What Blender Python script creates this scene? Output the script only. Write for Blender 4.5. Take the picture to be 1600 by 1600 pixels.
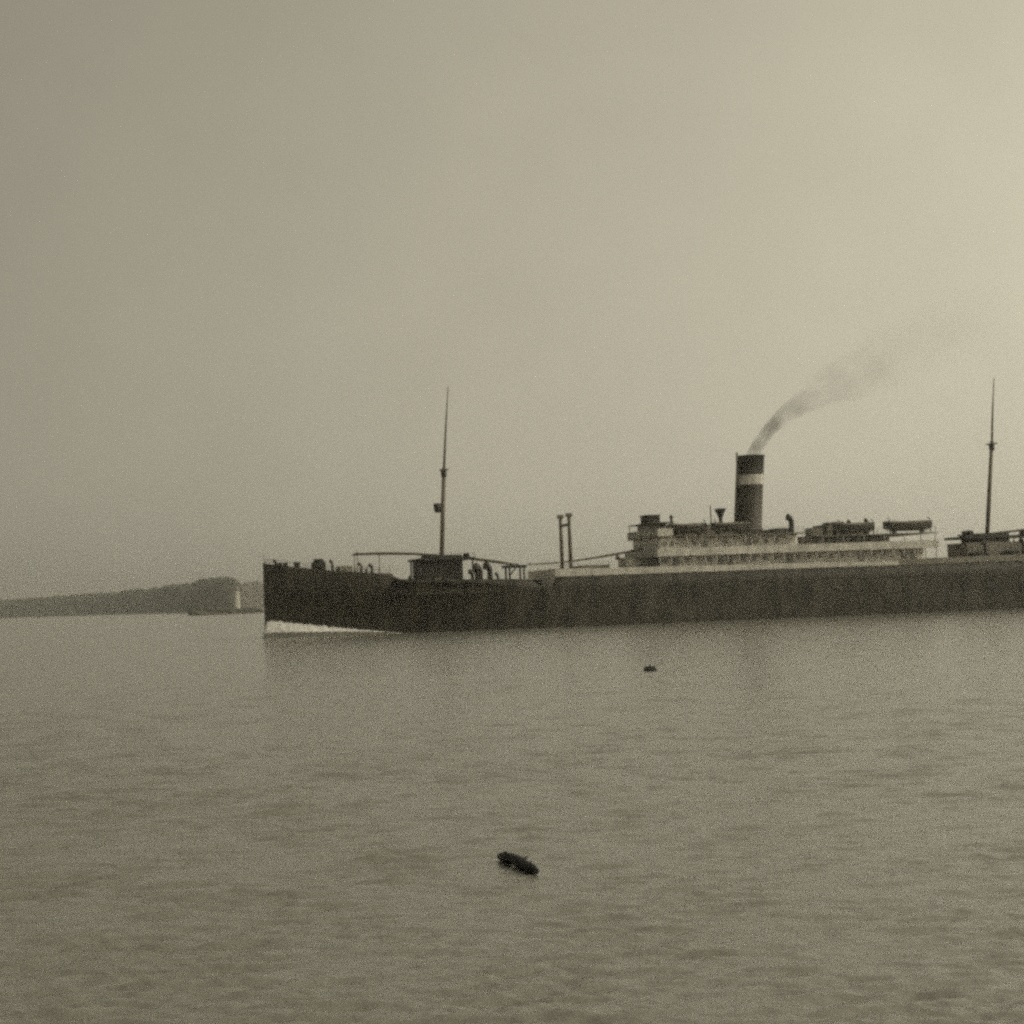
import bpy, math, random
import numpy as np
from mathutils import Vector, noise as mnoise

for o in list(bpy.data.objects):
    bpy.data.objects.remove(o, do_unlink=True)
SC = bpy.context.scene
COL = SC.collection
R = math.radians

# ------------------------------------------------------------------ camera
CAM_H = 5.0
cam_d = bpy.data.cameras.new("camera")
cam = bpy.data.objects.new("camera", cam_d)
COL.objects.link(cam)
cam_d.sensor_width = 36.0
cam_d.lens = 67.5
cam_d.clip_start = 0.5
cam_d.clip_end = 30000
cam.rotation_mode = 'YXZ'
PITCH = math.atan(132 / 3000)
from mathutils import Matrix
cam.matrix_world = (Matrix.Translation((0, 0, CAM_H)) @ Matrix.Rotation(R(90) + PITCH, 4, 'X')
                    @ Matrix.Rotation(R(-2.1), 4, 'Z'))
SC.camera = cam

# ------------------------------------------------------------------ light
SUN_EL, SUN_AZ = 36.0, 98.0          # azimuth clockwise from the viewing direction (+Y)
world = bpy.data.worlds.new("World")
SC.world = world
world.use_nodes = True
nt = world.node_tree
nt.nodes.clear()
sky = nt.nodes.new("ShaderNodeTexSky")
sky.sky_type = 'NISHITA'
sky.sun_disc = False
sky.sun_elevation = R(SUN_EL)
sky.sun_rotation = R(SUN_AZ)
sky.air_density = 1.0
sky.dust_density = 1.5
sky.ozone_density = 1.0
bw = nt.nodes.new("ShaderNodeRGBToBW")
pw = nt.nodes.new("ShaderNodeMath"); pw.operation = 'POWER'; pw.inputs[1].default_value = 0.45
ml = nt.nodes.new("ShaderNodeMath"); ml.operation = 'MULTIPLY'; ml.inputs[1].default_value = 2.05
tc = nt.nodes.new("ShaderNodeTexCoord")
cn = nt.nodes.new("ShaderNodeTexNoise"); cn.inputs['Scale'].default_value = 11.0
cn.inputs['Detail'].default_value = 5.0; cn.inputs['Roughness'].default_value = 0.6
cm = nt.nodes.new("ShaderNodeMapRange")
cm.inputs['From Min'].default_value = 0.25; cm.inputs['From Max'].default_value = 0.75
cm.inputs['To Min'].default_value = 0.96; cm.inputs['To Max'].default_value = 1.04
m2 = nt.nodes.new("ShaderNodeMath"); m2.operation = 'MULTIPLY'
# thin overcast: brighter all round on the sun's side, and toward the horizon
dp = nt.nodes.new("ShaderNodeVectorMath"); dp.operation = 'DOT_PRODUCT'
dp.inputs[1].default_value = (math.sin(R(SUN_AZ)), math.cos(R(SUN_AZ)), 0)
ga = nt.nodes.new("ShaderNodeMath"); ga.operation = 'MULTIPLY_ADD'; ga.inputs[1].default_value = 1.0; ga.inputs[2].default_value = 1.0
sz = nt.nodes.new("ShaderNodeSeparateXYZ")
hzr = nt.nodes.new("ShaderNodeMapRange"); hzr.interpolation_type = 'SMOOTHSTEP'
hzr.inputs['From Min'].default_value = 0.0; hzr.inputs['From Max'].default_value = 0.26
hzr.inputs['To Min'].default_value = 0.84; hzr.inputs['To Max'].default_value = 1.0
gm = nt.nodes.new("ShaderNodeMath"); gm.operation = 'MAXIMUM'; gm.inputs[1].default_value = 0.35
m3 = nt.nodes.new("ShaderNodeMath"); m3.operation = 'MULTIPLY'
m4 = nt.nodes.new("ShaderNodeMath"); m4.operation = 'MULTIPLY'
tint = nt.nodes.new("ShaderNodeMix"); tint.data_type = 'RGBA'; tint.blend_type = 'MULTIPLY'
tint.inputs[0].default_value = 1.0
tint.inputs[7].default_value = (1.0, 0.932, 0.71, 1)
bg = nt.nodes.new("ShaderNodeBackground"); bg.inputs['Strength'].default_value = 0.15
wo = nt.nodes.new("ShaderNodeOutputWorld")
L = nt.links.new
L(sky.outputs[0], bw.inputs[0]); L(bw.outputs[0], pw.inputs[0]); L(pw.outputs[0], ml.inputs[0])
L(tc.outputs['Generated'], cn.inputs['Vector']); L(cn.outputs['Fac'], cm.inputs['Value'])
L(ml.outputs[0], m2.inputs[0]); L(cm.outputs[0], m2.inputs[1])
L(tc.outputs['Generated'], dp.inputs[0]); L(dp.outputs['Value'], ga.inputs[0])
L(tc.outputs['Generated'], sz.inputs[0]); L(sz.outputs[2], hzr.inputs['Value'])
L(ga.outputs[0], gm.inputs[0]); L(gm.outputs[0], m3.inputs[0]); L(hzr.outputs[0], m3.inputs[1])
L(m2.outputs[0], m4.inputs[0]); L(m3.outputs[0], m4.inputs[1])
L(m4.outputs[0], tint.inputs[6]); L(tint.outputs[2], bg.inputs['Color']); L(bg.outputs[0], wo.inputs['Surface'])

sun_d = bpy.data.lights.new("sun", 'SUN')
sun_d.energy = 1.25
sun_d.angle = R(20)
sun_d.color = (1.0, 0.92, 0.70)
sun = bpy.data.objects.new("sun", sun_d)
COL.objects.link(sun)
sdir = Vector((math.sin(R(SUN_AZ)) * math.cos(R(SUN_EL)), math.cos(R(SUN_AZ)) * math.cos(R(SUN_EL)), math.sin(R(SUN_EL))))
sun.rotation_euler = (-sdir).to_track_quat('-Z', 'Y').to_euler()
sun.location = (200, 100, 200)

vs = SC.view_settings
vs.view_transform = 'Standard'
vs.look = 'None'
vs.gamma = 1.0
vs.exposure = 0.0
SC.render.engine = 'CYCLES'
SC.cycles.use_denoising = False         # keep the grain, like the old plate
SC.cycles.use_adaptive_sampling = True
SC.cycles.adaptive_threshold = 0.055
SC.cycles.adaptive_min_samples = 12
SC.cycles.filter_width = 3.0          # soft old lens
SC.cycles.volume_bounces = 2
SC.cycles.max_bounces = 6

random.seed(7)
rng = np.random.default_rng(7)

# ------------------------------------------------------------------ materials
def mat(name, col, rough=0.6, var=0.25, scale=1.5, metal=0.0, stretch=(1, 1, 1), spec=0.4, bump=0.0):
    """plain paint / wood / canvas: base colour broken by two scales of noise."""
    m = bpy.data.materials.new(name); m.use_nodes = True
    t = m.node_tree; b = t.nodes['Principled BSDF']
    c = t.nodes.new("ShaderNodeTexCoord")
    mp = t.nodes.new("ShaderNodeMapping"); mp.inputs['Scale'].default_value = stretch
    n = t.nodes.new("ShaderNodeTexNoise"); n.inputs['Scale'].default_value = scale
    n.inputs['Detail'].default_value = 6; n.inputs['Roughness'].default_value = 0.65
    r = t.nodes.new("ShaderNodeMapRange")
    r.inputs['From Min'].default_value = 0.3; r.inputs['From Max'].default_value = 0.7
    r.inputs['To Min'].default_value = 1 - var; r.inputs['To Max'].default_value = 1 + var
    x = t.nodes.new("ShaderNodeMix"); x.data_type = 'RGBA'; x.blend_type = 'MULTIPLY'
    x.inputs[0].default_value = 1.0
    x.inputs[6].default_value = (*col, 1)
    t.links.new(c.outputs['Object'], mp.inputs[0]); t.links.new(mp.outputs[0], n.inputs['Vector'])
    t.links.new(n.outputs['Fac'], r.inputs['Value']); t.links.new(r.outputs[0], x.inputs[7])
    t.links.new(x.outputs[2], b.inputs['Base Color'])
    b.inputs['Roughness'].default_value = rough
    b.inputs['Metallic'].default_value = metal
    b.inputs['Specular IOR Level'].default_value = spec
    if bump:
        bp = t.nodes.new("ShaderNodeBump"); bp.inputs['Strength'].default_value = bump
        bp.inputs['Distance'].default_value = 0.05
        t.links.new(n.outputs['Fac'], bp.inputs['Height']); t.links.new(bp.outputs[0], b.inputs['Normal'])
    return m

M_HULL = mat("hull_black_paint", (0.030, 0.026, 0.019), 0.6, 0.95, 0.45, stretch=(1, 1, 0.35), bump=0.5)
M_WHITE = mat("white_paint", (0.44, 0.42, 0.38), 0.6, 0.35, 0.55, stretch=(1, 1, 0.6))
M_HOUSE = mat("deckhouse_white", (0.70, 0.67, 0.61), 0.6, 0.3, 0.5)  # white paint, colour lightened to make up for sun missing in the promenade recess
M_GREY = mat("grey_paint", (0.16, 0.15, 0.125), 0.55, 0.25, 0.6)
M_BUFF = mat("mast_paint", (0.10, 0.085, 0.06), 0.55, 0.2, 0.8)
M_DARK = mat("dark_iron", (0.022, 0.020, 0.016), 0.6, 0.3, 1.0)
M_FUN = mat("funnel_dark", (0.040, 0.034, 0.025), 0.6, 0.4, 0.5)
M_FTOP = mat("funnel_black", (0.034, 0.031, 0.024), 0.6, 0.2, 0.5)
M_DECK = mat("deck_wood", (0.24, 0.20, 0.14), 0.75, 0.2, 2.0, stretch=(0.3, 4, 1))
M_BOAT = mat("lifeboat_paint", (0.055, 0.05, 0.04), 0.55, 0.25, 0.8)
M_CANVAS = mat("canvas_cover", (0.13, 0.12, 0.095), 0.85, 0.25, 1.0, bump=0.4)
M_GLASS = mat("window_glass", (0.20, 0.19, 0.165), 0.2, 0.3, 1.0)
M_LAND = mat("headland_soil", (0.075, 0.068, 0.046), 0.9, 0.35, 0.02)
M_WOOD = mat("woodland_leaves", (0.058, 0.055, 0.040), 0.9, 0.4, 0.04)
M_LOG = mat("wet_driftwood", (0.006, 0.005, 0.004), 0.6, 0.4, 6.0, stretch=(0.4, 3, 3), bump=0.6)
M_BUOY = mat("tarred_buoy", (0.006, 0.0055, 0.0045), 0.6, 0.3, 4.0)
M_FOAM = mat("white_foam", (0.84, 0.83, 0.80), 0.9, 0.12, 1.6, bump=0.8)
M_LIGHT = mat("tower_stone", (0.36, 0.345, 0.30), 0.8, 0.08, 0.2)

def water_mat():
    m = bpy.data.materials.new("sea_water"); m.use_nodes = True
    t = m.node_tree; b = t.nodes['Principled BSDF']
    b.inputs['Base Color'].default_value = (0.175, 0.169, 0.145, 1)
    b.inputs['Roughness'].default_value = 0.18
    b.inputs['IOR'].default_value = 1.6
    c = t.nodes.new("ShaderNodeTexCoord")
    mp = t.nodes.new("ShaderNodeMapping"); mp.inputs['Scale'].default_value = (0.6, 1.0, 1.0)
    t.links.new(c.outputs['Object'], mp.inputs[0])
    n1 = t.nodes.new("ShaderNodeTexNoise"); n1.inputs['Scale'].default_value = 2.4
    n1.inputs['Detail'].default_value = 5; n1.inputs['Roughness'].default_value = 0.6
    t.links.new(mp.outputs[0], n1.inputs['Vector'])
    bp = t.nodes.new("ShaderNodeBump"); bp.inputs['Strength'].default_value = 0.4
    bp.inputs['Distance'].default_value = 0.2
    t.links.new(n1.outputs['Fac'], bp.inputs['Height'])
    t.links.new(bp.outputs[0], b.inputs['Normal'])
    return m
M_SEA = water_mat()

# ------------------------------------------------------------------ mesh helpers
class MB:
    def __init__(s): s.v = []; s.f = []; s.sm = []
    def add(s, vs, fs, smooth=False):
        k = len(s.v); s.v += [tuple(p) for p in vs]
        s.f += [tuple(i + k for i in f) for f in fs]; s.sm += [smooth] * len(fs)
        return s
    def box(s, x0, x1, y0, y1, z0, z1, b=0.0):
        """box with (optionally) chamfered vertical edges"""
        if b <= 0:
            v = [(x, y, z) for z in (z0, z1) for x, y in ((x0, y0), (x1, y0), (x1, y1), (x0, y1))]
            return s.add(v, [(3, 2, 1, 0), (4, 5, 6, 7), (0, 1, 5, 4), (1, 2, 6, 5), (2, 3, 7, 6), (3, 0, 4, 7)])
        ring = [(x0 + b, y0), (x1 - b, y0), (x1, y0 + b), (x1, y1 - b), (x1 - b, y1), (x0 + b, y1), (x0, y1 - b), (x0, y0 + b)]
        return s.prism(ring, z0, z1)
    def prism(s, ring, z0, z1):
        n = len(ring)
        v = [(x, y, z0) for x, y in ring] + [(x, y, z1) for x, y in ring]
        f = [tuple(range(n - 1, -1, -1)), tuple(range(n, 2 * n))]
        f += [(i, (i + 1) % n, n + (i + 1) % n, n + i) for i in range(n)]
        return s.add(v, f)
    def tube(s, pts, rad, n=10, cap=True):
        pts = [Vector(p) for p in pts]
        if not hasattr(rad, '__len__'): rad = [rad] * len(pts)
        v = []; f = []
        for i, p in enumerate(pts):
            d = (pts[min(i + 1, len(pts) - 1)] - pts[max(i - 1, 0)]).normalized()
            a = Vector((0, 1, 0)) if abs(d.y) < 0.9 else Vector((1, 0, 0))
            e1 = d.cross(a).normalized(); e2 = d.cross(e1).normalized()
            for k in range(n):
                t = 2 * math.pi * k / n
                v.append(p + e1 * math.cos(t) * rad[i] + e2 * math.sin(t) * rad[i])
        for i in range(len(pts) - 1):
            for k in range(n):
                a0 = i * n + k; a1 = i * n + (k + 1) % n
                f.append((a0, a1, a1 + n, a0 + n))
        s.add(v, f, True)
        if cap:
            k0 = len(s.v) - len(v)
            s.f.append(tuple(k0 + i for i in range(n - 1, -1, -1))); s.sm.append(False)
            s.f.append(tuple(k0 + (len(pts) - 1) * n + i for i in range(n))); s.sm.append(False)
        return s
    def lathe(s, prof, c=(0, 0, 0), n=20, tilt=0.0, sy=1.0, rake=0.0):
        """profile of (r, z) about z through c; rake shifts x with z"""
        v = []; f = []
        for (r, z) in prof:
            for k in range(n):
                t = 2 * math.pi * k / n
                v.append((c[0] + r * math.cos(t) + rake * z, c[1] + r * sy * math.sin(t), c[2] + z))
        for i in range(len(prof) - 1):
            for k in range(n):
                a0 = i * n + k; a1 = i * n + (k + 1) % n
                f.append((a0, a1, a1 + n, a0 + n))
        return s.add(v, f, True)
    def build(s, name, m, parent=None, loc=None, **props):
        me = bpy.data.meshes.new(name)
        me.from_pydata(s.v, [], s.f)
        me.polygons.foreach_set('use_smooth', s.sm)
        me.materials.append(m)
        me.update()
        o = bpy.data.objects.new(name, me)
        COL.objects.link(o)
        if parent is not None: o.parent = parent
        if loc is not None: o.location = loc
        for k, val in props.items(): o[k] = val
        return o

def share(src, name, parent, loc=None, rz=0.0):
    o = src.copy(); o.name = name
    COL.objects.link(o); o.parent = parent
    if loc is not None: o.location = loc
    o.rotation_euler = (0, 0, rz)
    return o

def empty(name, loc, rz=0.0, **props):
    o = bpy.data.objects.new(name, None)
    COL.objects.link(o)
    o.location = loc; o.rotation_euler = (0, 0, rz)
    for k, val in props.items(): o[k] = val
    return o

def smooth(a, b, x):
    t = min(1, max(0, (x - a) / (b - a))); return t * t * (3 - 2 * t)

# ------------------------------------------------------------------ the ship's place (needed by the sea)
YAW = R(13)
BOW = (-38.4, 293.8)

# ------------------------------------------------------------------ sea
def build_sea():
    rr = [5.0]
    while rr[-1] < 420: rr.append(rr[-1] * 1.0029)
    while rr[-1] < 7000: rr.append(rr[-1] * 1.03)
    rr = np.array(rr)
    fine = np.arange(-26, 26.01, 0.165)
    coarse = np.arange(32, 328.1, 6.0)
    az = np.radians(np.concatenate([fine, coarse]))
    A, Rr = np.meshgrid(az, rr)
    X = Rr * np.sin(A); Y = Rr * np.cos(A)
    cell = Rr * 0.0029
    cell = np.where(np.abs(((A + np.pi) % (2 * np.pi)) - np.pi) > R(27.5), Rr * 0.1, cell)
    Z = np.zeros_like(X)
    N = 70
    for i in range(N):
        lam = 0.30 * (2.2 / 0.30) ** (rng.random() ** 1.35)
        th = R(-90) + rng.normal(0, R(24)) + R(14)
        k = 2 * np.pi / lam
        slope = 0.06 * (0.75 + 0.5 * rng.random()) * (1.0 if lam < 0.7 else (0.7 / lam) ** 1.5)
        amp = slope / k
        fade = np.clip((lam / cell - 2.5) / 3.0, 0, 1)
        ph = rng.random() * 6.283
        P = k * (X * math.cos(th) + Y * math.sin(th)) + ph
        Z += amp * fade * np.sin(P - 0.6 * np.sin(P))        # steeper lee faces
    # gusts: patches where the chop is higher or lower
    G = 1 + 0.3 * np.sin(X * 0.13 + 1.1 * np.sin(Y * 0.05)) * np.sin(Y * 0.09 + 0.7 * np.sin(X * 0.07) + 1.0)
    W = np.sin(X * 1.1 + 2.0 * np.sin(Y * 0.21) + 1.3 * np.sin(X * 0.37)) * np.sin(Y * 0.62 + 1.7 * np.sin(X * 0.33) + 2.1)
    Z *= G * (1 + 0.55 * W)
    Z[0, :] = 0; Z[-1, :] = 0
    nr, na = X.shape
    V = np.stack([X, Y, Z], -1).reshape(-1, 3)
    V = np.vstack([V, [[0, 0, 0]]])
    i = np.arange(nr - 1)[:, None]; j = np.arange(na)[None, :]; j2 = (j + 1) % na
    Q = np.stack([i * na + j, i * na + j2, (i + 1) * na + j2, (i + 1) * na + j], -1).reshape(-1, 4)[:, ::-1]
    jj = np.arange(na)
    T = np.stack([np.full(na, nr * na), (jj + 1) % na, jj], -1)
    me = bpy.data.meshes.new("sea")
    me.vertices.add(len(V)); me.vertices.foreach_set('co', V.ravel())
    nl = Q.size + T.size
    me.loops.add(nl)
    me.loops.foreach_set('vertex_index', np.concatenate([Q.ravel(), T.ravel()]).astype(np.int32))
    me.polygons.add(len(Q) + len(T))
    ls = np.concatenate([np.arange(len(Q)) * 4, len(Q) * 4 + np.arange(len(T)) * 3]).astype(np.int32)
    me.polygons.foreach_set('loop_start', ls)
    me.polygons.foreach_set('use_smooth', np.ones(len(Q) + len(T), bool))
    me.update(calc_edges=True); me.validate()
    me.materials.append(M_SEA)
    o = bpy.data.objects.new("sea", me); COL.objects.link(o)
    o['kind'] = 'structure'; o['label'] = 'calm rippled grey sea reaching to the far shore'
    return o
build_sea()

# ------------------------------------------------------------------ land
def bearing(px):            # horizontal direction of an azimuth given in thousandths of the view axis
    return px / 3000.0

def interp(tab, x):
    return float(np.interp(x, [a for a, b in tab], [b for a, b in tab]))

def headland(name, label, shore, height, depth, tree_n, tree_h, seed, step):
    """shore: list of (X, Y) along the waterline; height: crest height along it (0..1)"""
    pts = [Vector((x, y)) for x, y in shore]
    segs = [0.0]
    for a, b in zip(pts, pts[1:]): segs.append(segs[-1] + (b - a).length)
    tot = segs[-1]
    n = max(8, int(tot / step))
    prof = [(-0.03, -1.5), (0.0, 0.4), (0.03, 0.16), (0.08, 0.38), (0.16, 0.66), (0.27, 0.88), (0.42, 1.0), (0.7, 0.97), (1.0, 0.8)]
    v = []; f = []; crest = []
    m = len(prof)
    for i in range(n + 1):
        d = tot * i / n
        k = max(j for j in range(len(segs)) if segs[j] <= d + 1e-6); k = min(k, len(pts) - 2)
        t = (d - segs[k]) / (segs[k + 1] - segs[k])
        p = pts[k].lerp(pts[k + 1], t)
        out = p.normalized()
        h = interp(height, i / n)
        for (q, w) in prof:
            jit = mnoise.noise(Vector((p.x * 0.012, p.y * 0.012, q * 6 + seed)))
            qq = p + out * (q * depth + (jit * 14 if q > 0 else 0))
            if q <= 0: z = w if q < 0 else 0.4
            else: z = h * w * (1 + 0.16 * jit) + 1.2 * mnoise.noise(Vector((qq.x * 0.05, qq.y * 0.05, seed)))
            v.append((qq.x, qq.y, max(z, 0.2) if q >= 0 else z))
    for i in range(n):
        for j in range(m - 1):
            a = i * m + j
            f.append((a, a + m, a + m + 1, a + 1))
    land = MB().add(v, f, True).build(name, M_LAND, kind='structure', label=label)
    # woodland: unevenly shaped clumps of leaves on the slope
    if tree_n:
        rs = random.Random(seed)
        mb = MB()
        phi = (1 + 5 ** 0.5) / 2
        ico = [Vector(q).normalized() for q in [(-1, phi, 0), (1, phi, 0), (-1, -phi, 0), (1, -phi, 0), (0, -1, phi), (0, 1, phi), (0, -1, -phi), (0, 1, -phi), (phi, 0, -1), (phi, 0, 1), (-phi, 0, -1), (-phi, 0, 1)]]
        icf = [(0, 11, 5), (0, 5, 1), (0, 1, 7), (0, 7, 10), (0, 10, 11), (1, 5, 9), (5, 11, 4), (11, 10, 2), (10, 7, 6), (7, 1, 8), (3, 9, 4), (3, 4, 2), (3, 2, 6), (3, 6, 8), (3, 8, 9), (4, 9, 5), (2, 4, 11), (6, 2, 10), (8, 6, 7), (9, 8, 1)]
        for _ in range(tree_n):
            i = rs.randrange(n); j = rs.choices(range(2, m - 1), [1, 2, 3, 4, 5, 4][:m - 3])[0]
            a = Vector(v[i * m + j]); b = Vector(v[(i + 1) * m + j + 1])
            t = rs.random(); c = a.lerp(b, t)
            if mnoise.noise(Vector((c.x * 0.02, c.y * 0.02, seed + 3))) < -0.12: continue
            r = tree_h * rs.uniform(0.35, 1.0)
            sx = rs.uniform(0.7, 1.3)
            mb.add([(c.x + q.x * r * sx * rs.uniform(0.7, 1.2), c.y + q.y * r * rs.uniform(0.7, 1.2), c.z + r * 0.5 + q.z * r * rs.uniform(0.6, 1.15)) for q in ico], icf)
        mb.build("woodland", M_WOOD, kind='stuff', label='dark scrub and trees covering the ' + name.replace('_', ' '))
    return land

def at(a, d): return (a * d, d)     # a: tangent of bearing
headland("headland", "long low wooded headland behind the ship's bow",
         [at(-0.62, 5600), at(-0.45, 4700), at(-0.262, 3600), at(-0.235, 3250), at(-0.205, 2850), at(-0.185, 2500), at(-0.165, 2180), at(-0.153, 2020), at(-0.1478, 1960), at(-0.1452, 2010)],
         [(0, 48), (0.25, 44), (0.45, 37), (0.6, 31), (0.72, 28), (0.85, 28), (0.94, 30), (0.99, 31), (1.0, 25)], 330, 4200, 7.0, 11, 16)
headland("far_headland", "pale distant headland just left of the bow",
         [at(-0.152, 3700), at(-0.143, 3600), at(-0.125, 3600), at(-0.105, 3900)],
         [(0, 46), (0.3, 46), (0.7, 40), (1, 14)], 400, 900, 6, 23, 20)
headland("low_point", "low dark spit of land in front of the headland",
         [at(-0.1690, 1330), at(-0.1665, 1290), at(-0.158, 1290), at(-0.150, 1300), at(-0.14, 1320), at(-0.12, 1400)],
         [(0, 0.8), (0.1, 2.2), (0.22, 3.4), (0.34, 2.4), (0.46, 1.6), (1.0, 1.0)], 70, 260, 2.6, 31, 6)

# pale upright tower on the headland
tw = empty("tower", (-0.1448 * 1900, 1900, 0.0), 0, label="pale upright tower standing at the end of the headland", category="tower")
MB().lathe([(0, 0), (4.2, 0), (4.2, 2.5), (3.2, 2.6), (2.7, 21)], n=18).build("shaft", M_LIGHT, tw)
MB().lathe([(2.7, 20.6), (3.6, 21.0), (3.6, 21.6), (0, 21.7)], n=18).build("gallery", M_GREY, tw)
MB().lathe([(1.7, 21.7), (1.7, 24.0)], n=12).build("lantern_room", M_GLASS, tw)
MB().lathe([(2.0, 24.0), (1.6, 25.0), (0.2, 25.8), (0, 26.4)], n=12).build("dome_roof", M_GREY, tw)

# ------------------------------------------------------------------ ship
ship = empty("steamship", (BOW[0], BOW[1], 0), YAW, label="dark hulled steamship with one banded funnel and two masts under way", category="ship")
# local frame: x aft from the stem, y to starboard (the port side, -y, is seen), z up from the water
LEN = 153.0
def half_deck(u):
    b = 9.0 * (1 - (1 - min(u / 32, 1)) ** 2.2)
    if u > 122: b *= max(0.02, 1 - ((u - 122) / 31.2) ** 2.6)
    return max(b, 0.10)
def half_wl(u):
    b = 9.0 * (1 - (1 - min(u / 50, 1)) ** 1.75)
    if u > 112: b *= max(0.0, 1 - ((u - 112) / 36) ** 2.0) if u < 148 else 0.0
    return max(b, 0.06)
def half(u, w):
    t = min(1, max(0, w / 8.5)); t = t * t * (2 - t) if u < 60 else t ** 0.7
    if u > 100 and w < 5: t = t
    return half_wl(u) + (half_deck(u) - half_wl(u)) * t
TOP = [(0, 11.5), (4, 10.75), (8, 10.15), (12, 9.65), (17.5, 9.2), (18.6, 9.15), (18.85, 8.8), (19.3, 8.5), (20, 8.28), (21, 8.15), (39.3, 7.6), (40.1, 7.35), (40.7, 6.9), (41.2, 6.55), (41.8, 6.42), (42.9, 6.42), (43.4, 6.6), (43.7, 7.2), (43.8, 7.82), (108, 7.78), (135, 8.0), (153, 8.8)]
def top(u): return interp(TOP, u)
DK = [(0, 11.1), (8, 9.85), (18.7, 8.9), (18.75, 6.1), (43.75, 6.1), (43.8, 7.7), (108, 7.66), (153, 8.6)]
def deck_w(u): return interp(DK, u)
us = sorted(set([0, .15, .4, .8, 1.3, 2] + [3 + i for i in range(15)] + [a for a, b in TOP] + [18.7, 18.75, 43.75] + list(range(22, 44, 2)) + list(range(46, 122, 4)) + list(range(122, 153, 2)) + [150.5, 152.4, 153]))
hm = MB(); v = []; f = []
LV = [-3, -0.6, 0.4, 1.5, 3.0, 4.6, 6.0]
for u in us:
    tp = top(u)
    sec = []
    for w in LV:
        ww = w
        if u > 135 and w < 5: ww = max(w, (u - 135) / 18 * 5.2)     # counter stern
        sec.append((half(u, ww), ww))
    sec.append((half(u, tp), tp))
    bi = max(0.03, half(u, tp) - 0.14)
    sec.append((bi, tp)); sec.append((bi, deck_w(u) - 0.3))
    row = [(u, -b, w) for b, w in sec] + [(u, b, w) for b, w in reversed(sec)]
    v += row
m = len(v) // len(us)
for i in range(len(us) - 1):
    for j in range(m - 1):
        if j == m // 2 - 1: continue
        a = i * m + j
        f.append((a, a + m, a + m + 1, a + 1))
for base, flip in ((0, 1), ((len(us) - 1) * m, 0)):      # close stem and stern
    q = tuple(base + j for j in range(m)); f.append(q if not flip else q[::-1])
hull = hm.add(v, f, True).build("hull", M_HULL, ship, label="black riveted hull with a straight stem and sunken foredeck")
# plating seams: in-and-out strakes standing slightly proud of the shell
for k, (w0, w1) in enumerate(((1.2, 2.6), (3.9, 5.3))):
    mb = MB(); v = []; f = []
    ul = list(np.linspace(2, 150, 90))
    for u in ul:
        for s_ in (-1, 1):
            for w, o_ in ((w0, 0), (w0, .035), (w1, .035), (w1, 0)):
                ww = w if u < 135 else max(w, (u - 135) / 18 * 5.2 + 0.02 * w)
                v.append((u, s_ * (half(u, ww) + o_ - 0.01), ww))
    for i in range(len(ul) - 1):
        for s_ in (0, 4):
            for j in range(3):
                a = i * 8 + s_ + j
                f.append((a, a + 8, a + 9, a + 1))
    mb.add(v, f).build("plate_strake", M_HULL, hull)

def deck_strip(name, u0, u1, w, m, inset=0.15, step=2.0, th=0.12, parent=ship):
    n = max(1, int((u1 - u0) / step)); v = []; f = []
    for i in range(n + 1):
        u = u0 + (u1 - u0) * i / n
        z = w(u) if callable(w) else w
        b = max(0.02, half(u, z) - inset)
        v += [(u, -b, z), (u, b, z), (u, b, z - th), (u, -b, z - th)]
    for i in range(n):
        a = i * 4
        f += [(a, a + 4, a + 5, a + 1), (a + 1, a + 5, a + 6, a + 2), (a + 2, a + 6, a + 7, a + 3), (a + 3, a + 7, a + 4, a)]
    f += [(0, 1, 2, 3), (n * 4 + 3, n * 4 + 2, n * 4 + 1, n * 4)]
    return MB().add(v, f).build(name, m, parent)
deck_strip("forecastle_deck", 0.3, 18.7, deck_w, M_DECK)
deck_strip("well_deck", 18.9, 43.6, 6.1, M_DECK)
deck_strip("bridge_deck", 44.0, 152, lambda u: deck_w(u) + 0.02, M_DECK)
MB().box(18.62, 18.8, -half(18.7, 6.1) + .25, half(18.7, 6.1) - .25, 6.1, 8.88).build("forecastle_bulkhead", M_GREY, ship)
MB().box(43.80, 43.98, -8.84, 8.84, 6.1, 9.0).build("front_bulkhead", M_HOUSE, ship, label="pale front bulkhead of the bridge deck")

# white sheer strake / bulwark along the island
def side_band(name, u0, u1, w0, w1, m, out=0.04, th=0.12, parent=ship, sides=(-1, 1), step=3.0, w0f=None):
    n = max(1, int((u1 - u0) / step)); v = []; f = []
    for i in range(n + 1):
        u = u0 + (u1 - u0) * i / n
        a0 = w0(u) if callable(w0) else w0; a1 = w1(u) if callable(w1) else w1
        for s_ in sides:
            b = half(u, min(a1, 8.5))
            v += [(u, s_ * (b + out), a0), (u, s_ * (b + out), a1), (u, s_ * (b + out - th), a1), (u, s_ * (b + out - th), a0)]
    w_ = 4 * len(sides)
    for i in range(n):
        for s_ in range(len(sides)):
            a = i * w_ + 4 * s_
            for j in range(4):
                f.append((a + j, a + w_ + j, a + w_ + (j + 1) % 4, a + (j + 1) % 4))
    for s_ in range(len(sides)):
        a = 4 * s_; f.append((a, a + 1, a + 2, a + 3)); a += n * w_; f.append((a + 3, a + 2, a + 1, a))
    return MB().add(v, f).build(name, m, parent)
side_band("sheer_strake", 43.75, 100.5, 7.80, lambda u: 9.0 - (u - 44) * 0.010, M_WHITE)
side_band("after_bulwark", 100.5, 151, 7.80, lambda u: 8.7 + 0.006 * (u - 100), M_GREY)

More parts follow.
